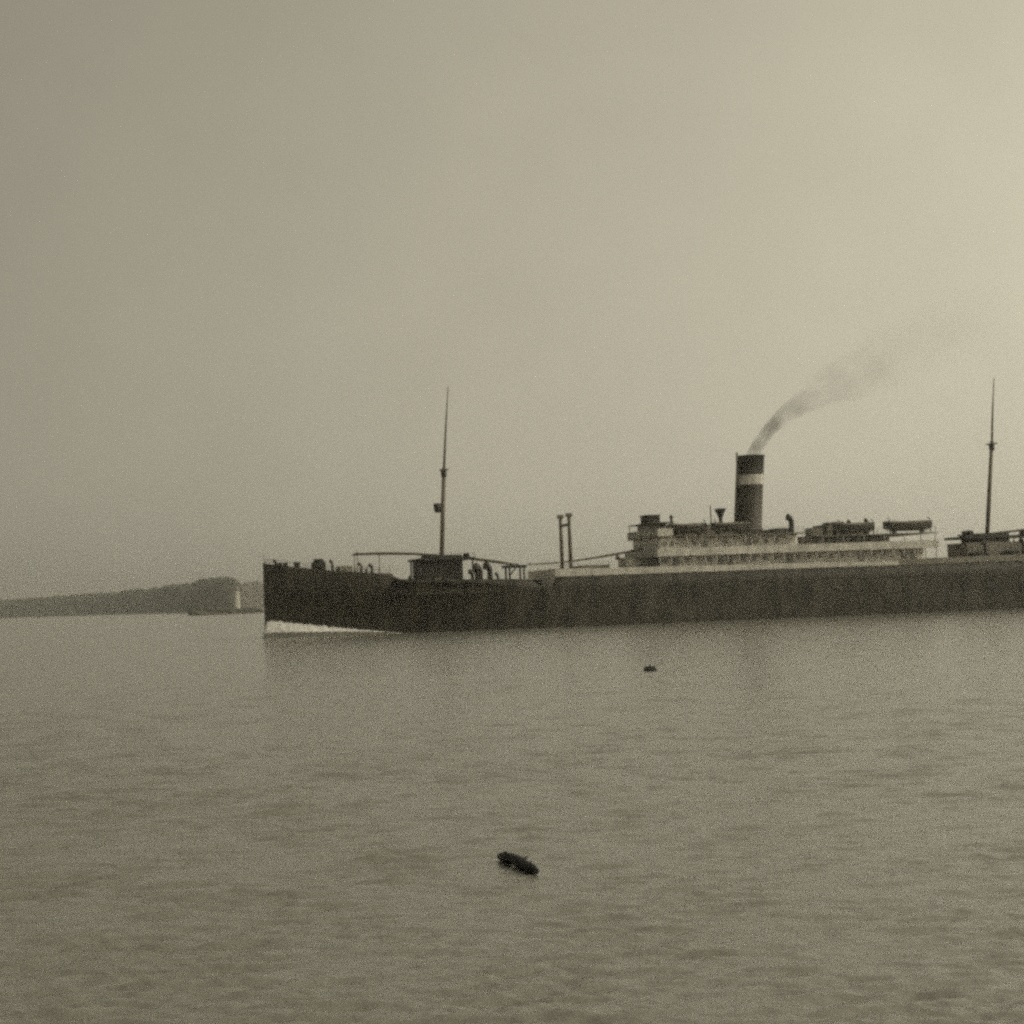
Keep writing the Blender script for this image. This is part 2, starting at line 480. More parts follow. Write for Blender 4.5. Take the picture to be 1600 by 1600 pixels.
def railing(u0, u1, wf, inset=0.25, h=1.05, sides=(-1,), parent=ship, m=M_GREY, sp=1.6, r=0.028, rails=3):
    mb = MB(); n = max(1, int((u1 - u0) / sp))
    for s_ in sides:
        P = []
        for i in range(n + 1):
            u = u0 + (u1 - u0) * i / n; w = wf(u) if callable(wf) else wf
            P.append(Vector((u, s_ * max(0.02, half(u, min(w, 8.5)) - inset), w)))
        for p in P: mb.tube([p, p + Vector((0, 0, h))], r * 1.2, 5)
        for k in range(rails):
            mb.tube([p + Vector((0, 0, h * (k + 1) / rails)) for p in P], r * 0.8, 4)
    return mb.build("railing", m, parent)
railing(0.4, 18.4, deck_w, 0.2, 1.1, (-1,)); railing(0.4, 18.4, deck_w, 0.2, 1.1, (1,))
railing(44.2, 57.4, 9.0, 0.1, 0.9, (-1,), m=M_WHITE); railing(44.2, 57.4, 9.0, 0.1, 0.9, (1,), m=M_WHITE)

# ---- forecastle gear
def ventilator(u, y, z0, h, r, head, face=math.pi, m=M_DARK, name="cowl_ventilator"):
    """pipe with a bell mouth turned toward `face` (angle in plan)"""
    d = Vector((math.cos(face), math.sin(face), 0))
    pts = []; rad = []
    for k in range(4): pts.append(Vector((0, 0, h * 0.72 * k / 3))); rad.append(r)
    for k in range(1, 6):
        a = k / 5 * R(80)
        pts.append(Vector((0, 0, h * 0.72)) + d * (head * 0.75 * (1 - math.cos(a))) + Vector((0, 0, head * 0.75 * math.sin(a))))
        rad.append(r + (head / 2 - r) * (k / 5) ** 1.6)
    o = MB().tube(pts, rad, 14).build(name, m, ship, (u, y, z0))
    pt = pts[-1]; dd = (pts[-1] - pts[-2]).normalized()
    MB().tube([pt + dd * 0.004, pt + dd * 0.05], [rad[-1] * 0.86, rad[-1] * 0.86], 14).build("bell_mouth", M_BUFF, o)
    return o
def bollard(u, y, z):
    mb = MB()
    mb.box(u - 0.7, u + 0.7, y - 0.22, y + 0.22, z, z + 0.1)
    for s_ in (-0.42, 0.42):
        mb.lathe([(0.2, 0.1), (0.17, 0.2), (0.17, 0.62), (0.24, 0.7), (0.24, 0.8), (0, 0.84)], (u + s_, y, z), 12)
    return mb.build("bollard", M_DARK, ship)
for u, y in ((3.0, -1.6), (3.0, 1.6), (14.6, -6.2), (14.6, 6.2)): bollard(u, y, deck_w(u))
def winch(u, y, z, s=1.0):
    mb = MB()
    mb.box(u - 1.0 * s, u + 1.0 * s, y - 1.1 * s, y + 1.1 * s, z, z + 0.14 * s)
    for k in (-0.7, 0.7):
        mb.prism([(u - 0.8 * s, y + (k - .05) * s), (u + 0.8 * s, y + (k - .05) * s), (u + 0.8 * s, y + (k + .05) * s), (u - 0.8 * s, y + (k + .05) * s)], z + 0.14 * s, z + 1.05 * s)
    mb.tube([(u, y - 1.25 * s, z + 0.72 * s), (u, y - 1.0 * s, z + 0.72 * s), (u, y - 0.9 * s, z + 0.72 * s), (u, y + 0.9 * s, z + 0.72 * s), (u, y + 1.0 * s, z + 0.72 * s), (u, y + 1.25 * s, z + 0.72 * s)], [0.32 * s, 0.25 * s, 0.4 * s, 0.4 * s, 0.25 * s, 0.32 * s], 14)
    return mb.build("winch", M_DARK, ship)
# anchor windlass
wl = MB()
wl.box(7.4, 9.6, -2.6, 2.6, 9.8, 10.0)
for k in (-1.9, -0.7, 0.7, 1.9):
    wl.prism([(7.7, k - .1), (9.4, k - .1), (9.4, k + .1), (7.7, k + .1)], 10.0, 11.4)
wl.tube([(8.6, -2.6, 10.95), (8.6, -2.2, 10.95), (8.6, -2.0, 10.95), (8.6, 2.0, 10.95), (8.6, 2.2, 10.95), (8.6, 2.6, 10.95)], [.5, .38, .8, .8, .38, .5], 16)
wl.box(7.9, 9.2, -1.2, 1.2, 11.2, 11.85, .15)
wl.build("windlass", M_DARK, ship)
MB().lathe([(0, 0), (.65, 0), (.6, .12), (.42, .3), (.42, .8), (.62, 1.0), (.5, 1.15), (0, 1.2)], (5.1, -1.0, deck_w(5.1)), 16).build("capstan", M_DARK, ship)
ventilator(10.4, -2.0, deck_w(10.4), 1.9, 0.18, 0.62, R(180))
ventilator(2.0, 0.6, deck_w(2.0), 1.0, 0.16, 0.5, R(180))
MB().box(11.4, 13.6, -1.6, 1.6, deck_w(12.5) - .1, deck_w(12.5) + 1.15, .15).build("companion_hatch", M_GREY, ship)
ventilator(16.4, -2.6, 8.95, 1.6, 0.22, 0.75, R(180))
ventilator(15.6, 2.6, 8.95, 2.0, 0.22, 0.75, R(180), M_GREY)
MB().tube([(0.25, 0, 11.2), (0.1, 0, 13.0)], [.05, .03], 6).build("jackstaff", M_DARK, ship)
# anchor housed against the bow
an = MB()
an.tube([(4.2, -half(4.2, 7.4) - .12, 7.6), (4.2, -half(4.2, 5.9) - .12, 5.9)], .12, 8)
an.tube([(3.3, -half(3.3, 6.4) - .12, 6.5), (3.7, -half(3.7, 5.9) - .12, 5.9), (4.2, -half(4.2, 5.8) - .14, 5.75), (4.7, -half(4.7, 5.9) - .12, 5.9), (5.1, -half(5.1, 6.4) - .12, 6.5)], [.05, .14, .16, .14, .05], 8)
an.build("anchor", M_DARK, ship)

# ---- foremast group
def mast(name, u0, z0, u1, zf, uf, zt, r0, rf, rt, label):
    lo = MB().tube([(u0, 0, z0), ((u0 + uf) / 2, 0, (z0 + zf) / 2), (uf, 0, zf)], [r0, (r0 + rf) / 2 + .02, rf], 14).build(name, M_BUFF, ship, label=label)
    MB().tube([(uf - .12, 0, zf - 1.6), ((uf + u1) / 2 - .05, 0, (zf + zt) / 2), (u1, 0, zt)], [rf * .72, rf * .5, rt], 10).build("topmast", M_BUFF, lo)
    MB().box(uf - .55, uf + .45, -1.3, 1.3, zf - .5, zf - .3, .1).build("crosstree", M_BUFF, lo)
    MB().lathe([(rf + .12, 0), (rf + .16, .15), (rf + .16, 1.0), (rf + .1, 1.15)], (uf - .08, 0, zf - 1.5), 12).build("mast_cap", M_DARK, lo)
    return lo
fm = mast("foremast", 27.55, 6.1, 29.85, 25.6, 28.75, 38.3, .40, .30, .07, "raked foremast carrying a crow's nest")
cn_ = MB().lathe([(0.1, 0), (.48, .08), (.62, .5), (.68, 1.45), (.62, 1.45), (.55, .3), (0, .2)], (27.52, 0, 18.5), 16).build("crows_nest", M_DARK, fm)
# mast house with the derrick platform on top
mh = MB().box(23.8, 30.4, -3.6, 3.6, 6.1, 10.95, .3).build("mast_house", M_DARK, ship)
MB().box(23.2, 32.4, -4.6, 4.6, 11.0, 11.35, .4).build("derrick_platform", M_DARK, mh)
MB().box(25.0, 30.6, -2.6, 2.6, 11.35, 11.8, .3).build("winch_bed", M_DARK, mh)
MB().box(26.0, 27.0, -3.68, -3.58, 6.2, 8.3).build("door", M_GREY, mh)
railing_p = MB()
for x in (23.4, 25, 26.6, 28.6, 30.4, 32.2):
    railing_p.tube([(x, -4.45, 11.35), (x, -4.45, 11.95)], .03, 5)
railing_p.tube([(23.4, -4.45, 11.93), (32.2, -4.45, 11.93)], .03, 5)
railing_p.build("platform_rail", M_DARK, mh)
for x in (23.7, 31.9):
    for y in (-4.2, 4.2):
        MB().tube([(x, y, 6.1), (x, y, 11.0)], .14, 8).build("platform_leg", M_DARK, mh)
def boom(p0, p1, r=0.15, sag=0.0):
    p0 = Vector(p0); p1 = Vector(p1)
    mid = (p0 + p1) / 2 + Vector((0, 0, sag))
    o = MB().tube([p0, p0.lerp(mid, .5) + Vector((0, 0, sag * .25)), mid, mid.lerp(p1, .5) + Vector((0, 0, sag * .25)), p1], [r * .7, r, r * 1.1, r * .95, r * .65], 10).build("derrick_boom", M_BUFF, ship)
    d = (p1 - p0).normalized()
    MB().tube([p1 - d * .5, p1 - d * .3], [r * 1.25, r * 1.25], 10).build("boom_band", M_DARK, o)
    return o
boom((27.2, -.8, 11.9), (13.9, -1.6, 12.45), .13, .22)
boom((27.2, .9, 11.9), (13.9, 1.4, 12.35), .13, .18)
boom((28.4, -.9, 11.75), (39.8, -1.8, 9.95), .14, .1)
boom((28.4, 1.2, 11.75), (39.8, 1.8, 9.95), .14, .1)
for (u, y, z0, z1) in ((14.35, -1.6, 9.3, 12.75), (17.8, -1.4, 8.9, 12.3), (14.35, 1.4, 9.3, 12.6)):
    o = MB().tube([(u, y, z0), (u, y, z1 - .4)], .07, 8).build("boom_crutch", M_BUFF, ship)
    MB().tube([(u, y - .3, z1), (u, y - .2, z1 - .3), (u, y, z1 - .42), (u, y + .2, z1 - .3), (u, y + .3, z1)], .05, 6).build("crutch_fork", M_BUFF, o)
ventilator(34.7, -3.6, 6.1, 4.0, .42, 1.35, R(200))
ventilator(34.7, 3.6, 6.1, 4.0, .42, 1.35, R(180))
ventilator(32.9, -2.0, 6.1, 3.6, .25, .7, R(180))
# winch gallows further aft
gl = MB().box(37.0, 40.3, -5.2, -1.6, 9.45, 9.85, .15).build("winch_gallows", M_DARK, ship)
for x, y in ((37.6, -4.7), (39.9, -4.7), (37.6, -2.0), (39.9, -2.0)):
    MB().tube([(x, y, 6.1), (x, y, 9.46)], .16, 8).build("leg", M_DARK, gl)
MB().tube([(37.7, -4.7, 8.4), (38.6, -4.7, 9.4)], .1, 6).build("knee_brace", M_DARK, gl)
winch(24.6, -3.2, 11.35, .6); ventilator(36.2, -2.4, 6.1, 2.9, .2, .6, R(180)); winch(35.9, -5.4, 6.1, 1.5); winch(41.9, -3.0, 6.1, 1.3); ventilator(31.6, -5.2, 6.1, 3.3, .28, .85, R(150)); ventilator(22.4, -3.4, 6.1, 2.6, .22, .7, R(180)); winch(31.2, -3.0, 11.35, .55); ventilator(32.6, -3.9, 6.1, 4.4, .3, .9, R(200)); winch(38.7, 1.5, 6.1, 1.2); winch(33.2, 2.6, 6.1, 1.1); winch(21.6, -2.0, 6.1, .9)
for (a, b) in ((20.2, 22.6), (35.8, 42.4)):
    hc = MB().box(a, b, -2.6, 2.6, 6.1, 7.1, .15).build("hatch_coaming", M_DARK, ship)
    MB().box(a + .05, b - .05, -2.5, 2.5, 7.1, 7.32, .3).build("tarpaulin", M_CANVAS, hc)

# ---- king posts
kps = []
for y in (-2.7, 2.7):
    k_ = MB().tube([(47.95, y, 7.7), (47.95, y, 14), (47.95, y, 17.2)], [.32, .30, .28], 12).build("king_post", M_BUFF, ship)
    MB().box(47.45, 48.45, y - .42, y + .42, 17.2, 17.75, .12).build("post_head", M_BUFF, k_)
    kps.append(k_)
MB().tube([(47.95, -2.5, 16.0), (47.95, 2.5, 16.0)], .22, 8).build("cross_brace", M_BUFF, kps[0])
boom((48.3, -2.6, 10.2), (60.0, -2.6, 11.75), .13, -.1)
boom((48.3, 2.6, 10.2), (60.0, 2.6, 11.75), .13, -.1)
boom((47.5, -2.6, 10.2), (40.9, -3.0, 9.95), .12, -.1)
hc = MB().box(49.6, 54.4, -3, 3, 7.7, 8.9, .15).build("hatch_coaming", M_WHITE, ship)
MB().box(49.65, 54.35, -2.9, 2.9, 8.9, 9.5, .5).build("tarpaulin", M_CANVAS, hc)
winch(46.2, -1.5, 7.7, 1.2); winch(55.4, -2.2, 7.7, 1.1)
MB().box(55.6, 57.4, -6.6, -3.4, 7.7, 10.4, .2).build("deck_locker", M_GREY, ship)
ventilator(56.4, -1.2, 7.7, 3.2, .26, .85, R(180), M_GREY)

# ---- island superstructure
def window_row(parent, us_, y, z, w, h, side=-1, axis='x', name="window", frame=True):
    src = None
    if name == 'window' and len(us_) > 9: us_ = [q for q in us_ if random.random() < .6]
    for q in us_:
        loc = (q, y, z) if axis == 'x' else (y, q, z)
        if src is None:
            mb = MB()
            if axis == 'x': mb.box(-w / 2, w / 2, -.03, .05, -h / 2, h / 2)
            else: mb.box(-.03, .05, -w / 2, w / 2, -h / 2, h / 2)
            src = mb.build(name, M_GLASS, parent, loc)
        else: share(src, name, parent, loc)

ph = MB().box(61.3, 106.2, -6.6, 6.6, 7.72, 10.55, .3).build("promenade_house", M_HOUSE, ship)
doors = [64.0, 71.5, 72.9, 83.0, 95.2, 102.6, 104.2]
window_row(ph, [62.2 + 1.85 * i for i in range(24) if all(abs(62.2 + 1.85 * i - d) > 1.1 for d in doors)], -6.62, 9.65, .75, .7)
window_row(ph, doors, -6.62, 9.0, 1.05, 2.2, name="door")
MB().box(60.45, 107.6, -8.95, 8.95, 10.45, 10.62).build("promenade_deck", M_DECK, ship)
# fascia and bulwark of the promenade deck (port and starboard, closed round the front)
pb = MB().box(60.4, 107.6, -9.08, -8.96, 10.38, 11.6).box(60.4, 107.6, 8.96, 9.08, 10.38, 11.6).box(60.28, 60.4, -9.08, 9.08, 10.38, 11.6)
pb.build("deck_bulwark", M_WHITE, ship, label="long white bulwark over the open promenade")
src = None
for i in range(26):
    u = 60.7 + i * 1.86
    if src is None: src = MB().tube([(0, 0, 0), (0, 0, 1.62)], .09, 8).build("stanchion", M_WHITE, ship, (u, -8.86, 8.78))
    else: share(src, "stanchion", ship, (u, -8.86, 8.78))
MB().box(60.6, 60.8, -8.8, 8.8, 7.72, 10.44).build("promenade_front", M_GREY, ship)

# boat-deck houses
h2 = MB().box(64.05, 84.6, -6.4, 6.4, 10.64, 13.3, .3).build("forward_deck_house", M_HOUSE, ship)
window_row(h2, [65.6 + 1.7 * i for i in range(11)], -6.42, 12.3, .7, .7)
window_row(h2, [68.9, 76.2], -6.425, 11.75, .9, 2.0, name="door")
h3 = MB().box(87.2, 97.0, -6.0, 6.0, 10.64, 13.0, .3).build("after_deck_house", M_GREY, ship)
window_row(h3, [88.4 + 1.7 * i for i in range(5)], -6.02, 12.2, .7, .7)
bd1 = MB().box(64.9, 84.9, -8.7, 8.7, 13.32, 13.52).build("boat_deck", M_GREY, ship)
bd2 = MB().box(87.0, 107.6, -8.7, 8.7, 12.72, 12.9).build("after_boat_deck", M_GREY, ship)
src = None
for u in [65.4 + 2.4 * i for i in range(9)]:
    if src is None: src = MB().tube([(0, 0, 0), (0, 0, 1.74)], .07, 8).build("boat_deck_stanchion", M_WHITE, ship, (u, -8.55, 11.58))
    else: share(src, "boat_deck_stanchion", ship, (u, -8.55, 11.58))
src = None
for u in [88, 91.5, 95, 98.5, 102, 104.8, 107.3]:
    if src is None: src = MB().tube([(0, 0, 0), (0, 0, 1.14)], .09, 8).build("skid_post", M_WHITE, ship, (u, -8.5, 11.58))
    else: share(src, "skid_post", ship, (u, -8.5, 11.58))
MB().box(97.6, 101.0, -5.0, 5.0, 10.64, 12.7, .2).build("skylight_casing", M_WHITE, ship)
# bridge
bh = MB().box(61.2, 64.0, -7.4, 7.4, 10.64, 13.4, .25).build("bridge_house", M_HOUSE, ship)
window_row(bh, [-6 + 1.5 * i for i in range(9)], 61.18, 12.3, .75, .8, axis='y')
window_row(bh, [62.0, 63.2], -7.42, 12.3, .75, .8)
MB().box(60.7, 64.85, -8.4, 8.4, 13.42, 13.58).build("bridge_wing_deck", M_GREY, ship)
wb = MB().box(60.65, 60.75, -8.4, 8.4, 13.58, 14.75).box(60.75, 63.2, -8.4, -8.3, 13.58, 14.75).box(60.75, 63.2, 8.3, 8.4, 13.58, 14.75)
wb.build("bridge_bulwark", M_WHITE, ship)
wh = MB().box(61.0, 63.6, -4.2, 4.2, 13.6, 15.7, .5).build("wheelhouse", M_GREY, ship)
window_row(wh, [-3.2 + 1.07 * i for i in range(7)], 60.98, 14.95, .8, .8, axis='y')
window_row(wh, [61.9, 62.9], -4.22, 14.95, .8, .8)
MB().box(60.3, 64.0, -6.6, 6.6, 15.7, 15.85).build("bridge_awning", M_CANVAS, ship)
for x, y in ((60.5, -6.4), (63.8, -6.4), (60.5, 6.4), (63.8, 6.4)):
    MB().tube([(x, y, 13.58), (x, y, 15.7)], .06, 6).build("awning_post", M_DARK, ship)
ch = MB().box(60.9, 63.3, -1.7, 1.7, 15.86, 17.1, .3).build("chart_house", M_DARK, ship)
MB().box(60.7, 63.5, -1.9, 1.9, 17.1, 17.2, .3).build("roof", M_DARK, ch)
cp = MB().lathe([(.3, 0), (.22, .2), (.2, 1.0), (.34, 1.15), (.34, 1.35), (.1, 1.6), (0, 1.62)], (65.0, -2.0, 13.5), 12).build("standard_compass", M_DARK, ship)
cp.location = (0, 0, 2.0)
MB().box(63.8, 66.6, -3.2, 3.2, 13.54, 15.4, .2).build("compass_platform_house", M_GREY, ship)
# skylights and small gear amidships
MB().box(66.6, 75.2, -3.4, 3.4, 13.54, 14.8, .2).build("engine_casing", M_GREY, ship)
for u, z in ((68.2, 14.8), (69.4, 14.8), (71.2, 14.8)):
    MB().prism([(u - .5, -1.2), (u + .5, -1.2), (u + .5, 1.2), (u - .5, 1.2)], z, z + random.uniform(.4, .8)).build("skylight", M_GREY, ship)
# bell-mouthed ventilator ahead of the funnel, and its slim pole
bv = MB().lathe([(.30, 0), (.30, 1.3), (.36, 1.7), (.6, 2.3), (.95, 2.95), (1.0, 3.0), (.9, 2.98), (.5, 2.35), (.2, 2.0)], (0, 0, 0), 18).build("bell_ventilator", M_DARK, ship, (73.0, -2.8, 14.8), label="dark ventilator with a wide flared mouth ahead of the funnel")
bv.rotation_euler = (R(10), R(-4), 0)
MB().tube([(71.4, -2.8, 14.8), (71.35, -2.8, 18.4)], [.12, .09], 8).build("signal_pole", M_DARK, ship)
# boiler casing and funnel
MB().box(75.4, 84.2, -4.0, 4.0, 13.54, 14.2, .3).build("boiler_casing", M_DARK, ship)
fn_r = 2.12; rk = 0.085
fun = MB().lathe([(fn_r + .12, 14.2), (fn_r + .12, 14.6), (fn_r + .02, 14.7), (fn_r, 21.7)], (78.62 - rk * 14, 0, 0), 36, sy=1.0, rake=rk).build("funnel", M_FUN, ship, label="raked dark funnel with one pale band")
MB().lathe([(fn_r + .012, 21.7), (fn_r + .012, 23.3)], (78.62 - rk * 14, 0, 0), 36, rake=rk).build("funnel_band", M_WHITE, fun)
MB().lathe([(fn_r, 23.3), (fn_r, 26.2), (fn_r + .09, 26.25), (fn_r + .09, 26.5), (fn_r - .08, 26.5), (fn_r - .1, 24.5), (0, 24.4)], (78.62 - rk * 14, 0, 0), 36, rake=rk).build("funnel_top", M_FTOP, fun)
MB().tube([(76.1, -.5, 14.2), (77.0, -.5, 25.0), (77.05, -.5, 27.0)], [.17, .17, .17], 8).build("steam_pipe", M_BUFF, fun)
ventilator(84.3, -4.6, 13.5, 2.5, .42, 1.15, R(180))
ventilator(81.6, 3.6, 13.5, 1.8, .3, .8, R(180))
MB().box(81.2, 83.6, -5.6, -2.2, 13.54, 14.35, .15).build("deck_locker", M_DARK, ship)
MB().box(87.6, 89.6, -4.6, -1.8, 12.9, 14.25, .2).build("deck_locker", M_GREY, ship)
# engine skylight cluster aft
for i, (a, b, hgt) in enumerate(((91.0, 91.9, 1.9), (92.6, 94.0, 2.3), (95.0, 96.2, 1.7), (96.5, 97.6, 2.0))):
    MB().box(a, b, -3.2, 3.2, 12.9, 12.9 + hgt, .12).build("skylight", M_GREY, ship)
ventilator(94.4, -4.6, 12.9, 2.4, .24, .7, R(180)); ventilator(97.4, -4.6, 12.9, 2.6, .24, .7, R(180))
ventilator(90.4, -3.8, 12.9, 2.0, .26, .7, R(0))
railing(87.2, 107.4, 12.9, .4, .95, (-1,), m=M_GREY)
railing(64.0, 84.8, 13.52, .4, .95, (-1,), m=M_GREY)

# ---- after house and mainmast
ah = MB().box(115.0, 126.0, -3.6, 3.6, 7.7, 11.1, .3).build("after_house", M_GREY, ship)
window_row(ah, [116.6, 119.6, 122.6], -3.62, 10.1, .7, .7)
MB().box(114.6, 130.0, -3.8, 3.8, 11.75, 12.15, .3).build("after_platform", M_DARK, ship)
src = None
for x in (127.4, 129.6):
    for y in (-3.5, 3.5):
        if src is None: src = MB().tube([(0, 0, 0), (0, 0, 3.9)], .12, 8).build("platform_leg", M_DARK, ship, (x, y, 7.85))
        else: share(src, "platform_leg", ship, (x, y, 7.85))
MB().box(117.4, 123.2, -3.4, 3.4, 11.1, 12.6, .4).build("main_mast_house", M_DARK, ship)
mm = mast("mainmast", 120.7, 12.0, 123.35, 28.0, 122.4, 38.7, .36, .30, .07, "raked mainmast near the stern")
boom((121.4, -1.4, 12.55), (133.5, -1.8, 13.4), .17, .05)
boom((121.4, 1.4, 12.55), (133.5, 1.8, 13.4), .17, .05)
boom((120.0, -1.5, 12.5), (114.4, -2.0, 12.35), .16, 0)
winch(116.0, -2.4, 12.15, .9); ventilator(118.0, -4.6, 8.0, 3.4, .3, .9, R(180)); ventilator(124.8, -4.6, 8.0, 3.6, .3, .9, R(180)); winch(121.6, -6.0, 7.9, 1.5); winch(115.4, -6.2, 7.9, 1.4); winch(126.5, -2.2, 12.15, .9)
# poop
MB().box(134, 147, -5.0, 5.0, 8.3, 10.8, .6).build("poop_house", M_WHITE, ship)
railing(128, 151.5, 8.75, .2, 1.05, (-1,), m=M_WHITE)
MB().tube([(151.5, 0, 8.6), (152.8, 0, 12.8)], [.07, .04], 6).build("ensign_staff", M_BUFF, ship)

# ------------------------------------------------------------------ lifeboats (hung from davits)
def lifeboat(u, y, z, ln, label, covered=True):
    root = empty("lifeboat", (0, 0, 0), 0, label=label, category="lifeboat", group="lifeboats on the port boat deck")
    c, s_ = math.cos(YAW), math.sin(YAW)
    root.location = (BOW[0] + c * u - s_ * y, BOW[1] + s_ * u + c * y, z)
    root.rotation_euler = (0, 0, YAW)
    n = 14; v = []; f = []
    sec = [(0.0, 0.0), (.45, .10), (.8, .35), (.97, .7), (1.0, 1.0)]
    for i in range(n + 1):
        t = -1 + 2 * i / n
        b = 1.15 * (1 - abs(t) ** 2.4) + .03
        sh = .35 * t * t
        lift = .45 * abs(t) ** 4
        half_ = [(t * ln / 2, -q * b, lift + (1.12 + sh - lift) * w) for q, w in sec]
        v += list(reversed(half_)) + [(x, -yy, zz) for x, yy, zz in half_[1:]]
    m = len(sec) * 2 - 1
    for i in range(n):
        for j in range(m - 1):
            a = i * m + j; f.append((a, a + 1, a + m + 1, a + m))
    MB().add(v, f, True).build("boat_hull", M_BOAT, root)
    v = []; f = []
    for i in range(n + 1):
        t = -1 + 2 * i / n
        b = 1.15 * (1 - abs(t) ** 2.4) + .05; z0 = 1.12 + .35 * t * t
        for q in (-1, -.6, 0, .6, 1):
            v.append((t * ln / 2, q * b, z0 + (.36 * (1 - q * q) + .03 * math.sin(7 * t + 3 * q)) * (1 - t ** 4) + .01))
    for i in range(n):
        for j in range(4):
            a = i * 5 + j; f.append((a, a + 5, a + 6, a + 1))
    MB().add(v, f, True).build("canvas_cover", M_CANVAS, root)
    MB().tube([(-ln / 2, 0, .5), (-ln * .4, 0, .06), (0, 0, -.05), (ln * .4, 0, .06), (ln / 2, 0, .5)], .06, 6).build("keel", M_BOAT, root)
    # chocks belong to the ship and carry the boat
    for k in (-.28, .28):
        x = u + k * ln
        MB().prism([(x - .12, y - .7), (x + .12, y - .7), (x + .12, y + .7), (x - .12, y + .7)], z - .42, z + .12).build("boat_chock", M_DARK, ship)
        xd = u + k * 1.45 * ln
        MB().tube([(xd, y - .95, z - .5), (xd, y - .95, z + 1.3), (xd, y - .8, z + 1.75), (xd, y - .35, z + 2.0), (xd, y + .1, z + 1.95)], [.1, .09, .08, .07, .06], 8).build("davit", M_DARK, ship)
    return root
lifeboat(65.9, -7.2, 13.95, 6.6, "dark lifeboat right behind the bridge, nearest the bow")
lifeboat(73.0, -7.2, 13.95, 6.6, "dark lifeboat below the flared ventilator just ahead of the funnel")
lifeboat(94.0, -7.2, 13.3, 7.0, "greyish lifeboat amid the skylights, second from the stern end")
lifeboat(103.2, -7.2, 13.35, 8.6, "long dark covered lifeboat with bright gaps under it, nearest the stern")

# ------------------------------------------------------------------ bow wave
bwv = MB(); foam = MB()
n = 90
for side in (-1, 1):
    v = []; f = []; vf = []; ff = []
    for i in range(n + 1):
        u = -0.35 + 20.5 * i / n
        t = i / n
        hw = (2.85 * (1 - t) ** 1.05) * smooth(-.4, .5, u) + .05
        jag = mnoise.noise(Vector((u * 1.1, side * 4.0, 0))) * .22 + mnoise.noise(Vector((u * 3.3, side * 9.0, 2))) * .22
        hw = max(.06, hw + jag * min(1, hw))
        b0 = half(max(u, 0), hw)
        out = .75 + 1.1 * smooth(0, 6, u) + .12 * mnoise.noise(Vector((u * .8, 3, side)))
        lip = min(hw * .9, .85 * (1 - .75 * t ** 2) + .14 * mnoise.noise(Vector((u * 1.7, 7, side))))
        bw_ = half(max(u, 0), .4)
        # foam: from the hull down to the lip
        for k in range(7):
            q = k / 6
            yy = (b0 - .05) * (1 - q) + (bw_ + out) * q
            zz = hw * (1 - q) + lip * q + .18 * math.sin(q * math.pi) * (1 - t) + .20 * mnoise.noise(Vector((u * 2.2, q * 5, side * 3))) * (1 - .5 * t)
            vf.append((u, side * yy, zz))
        # dark face: from the lip down below the surface
        for k, (o_, zq) in enumerate(((-.05, .98), (.22, .72), (.42, .4), (.75, .08), (1.3, -.35))):
            v.append((u, side * (bw_ + out + o_), lip * zq if zq > 0 else zq))
    for i in range(n):
        for j in range(6):
            a = i * 7 + j; ff.append((a, a + 7, a + 8, a + 1))
        for j in range(4):
            a = i * 5 + j; f.append((a, a + 5, a + 6, a + 1))
    bwv.add(v, f, True); foam.add(vf, ff, True)
bw_o = bwv.build("bow_wave", M_SEA, None, (BOW[0], BOW[1], 0), kind='stuff', label="white bow wave curling along the ship's stem")
bw_o.rotation_euler = (0, 0, YAW)
foam.build("foam", M_FOAM, bw_o)

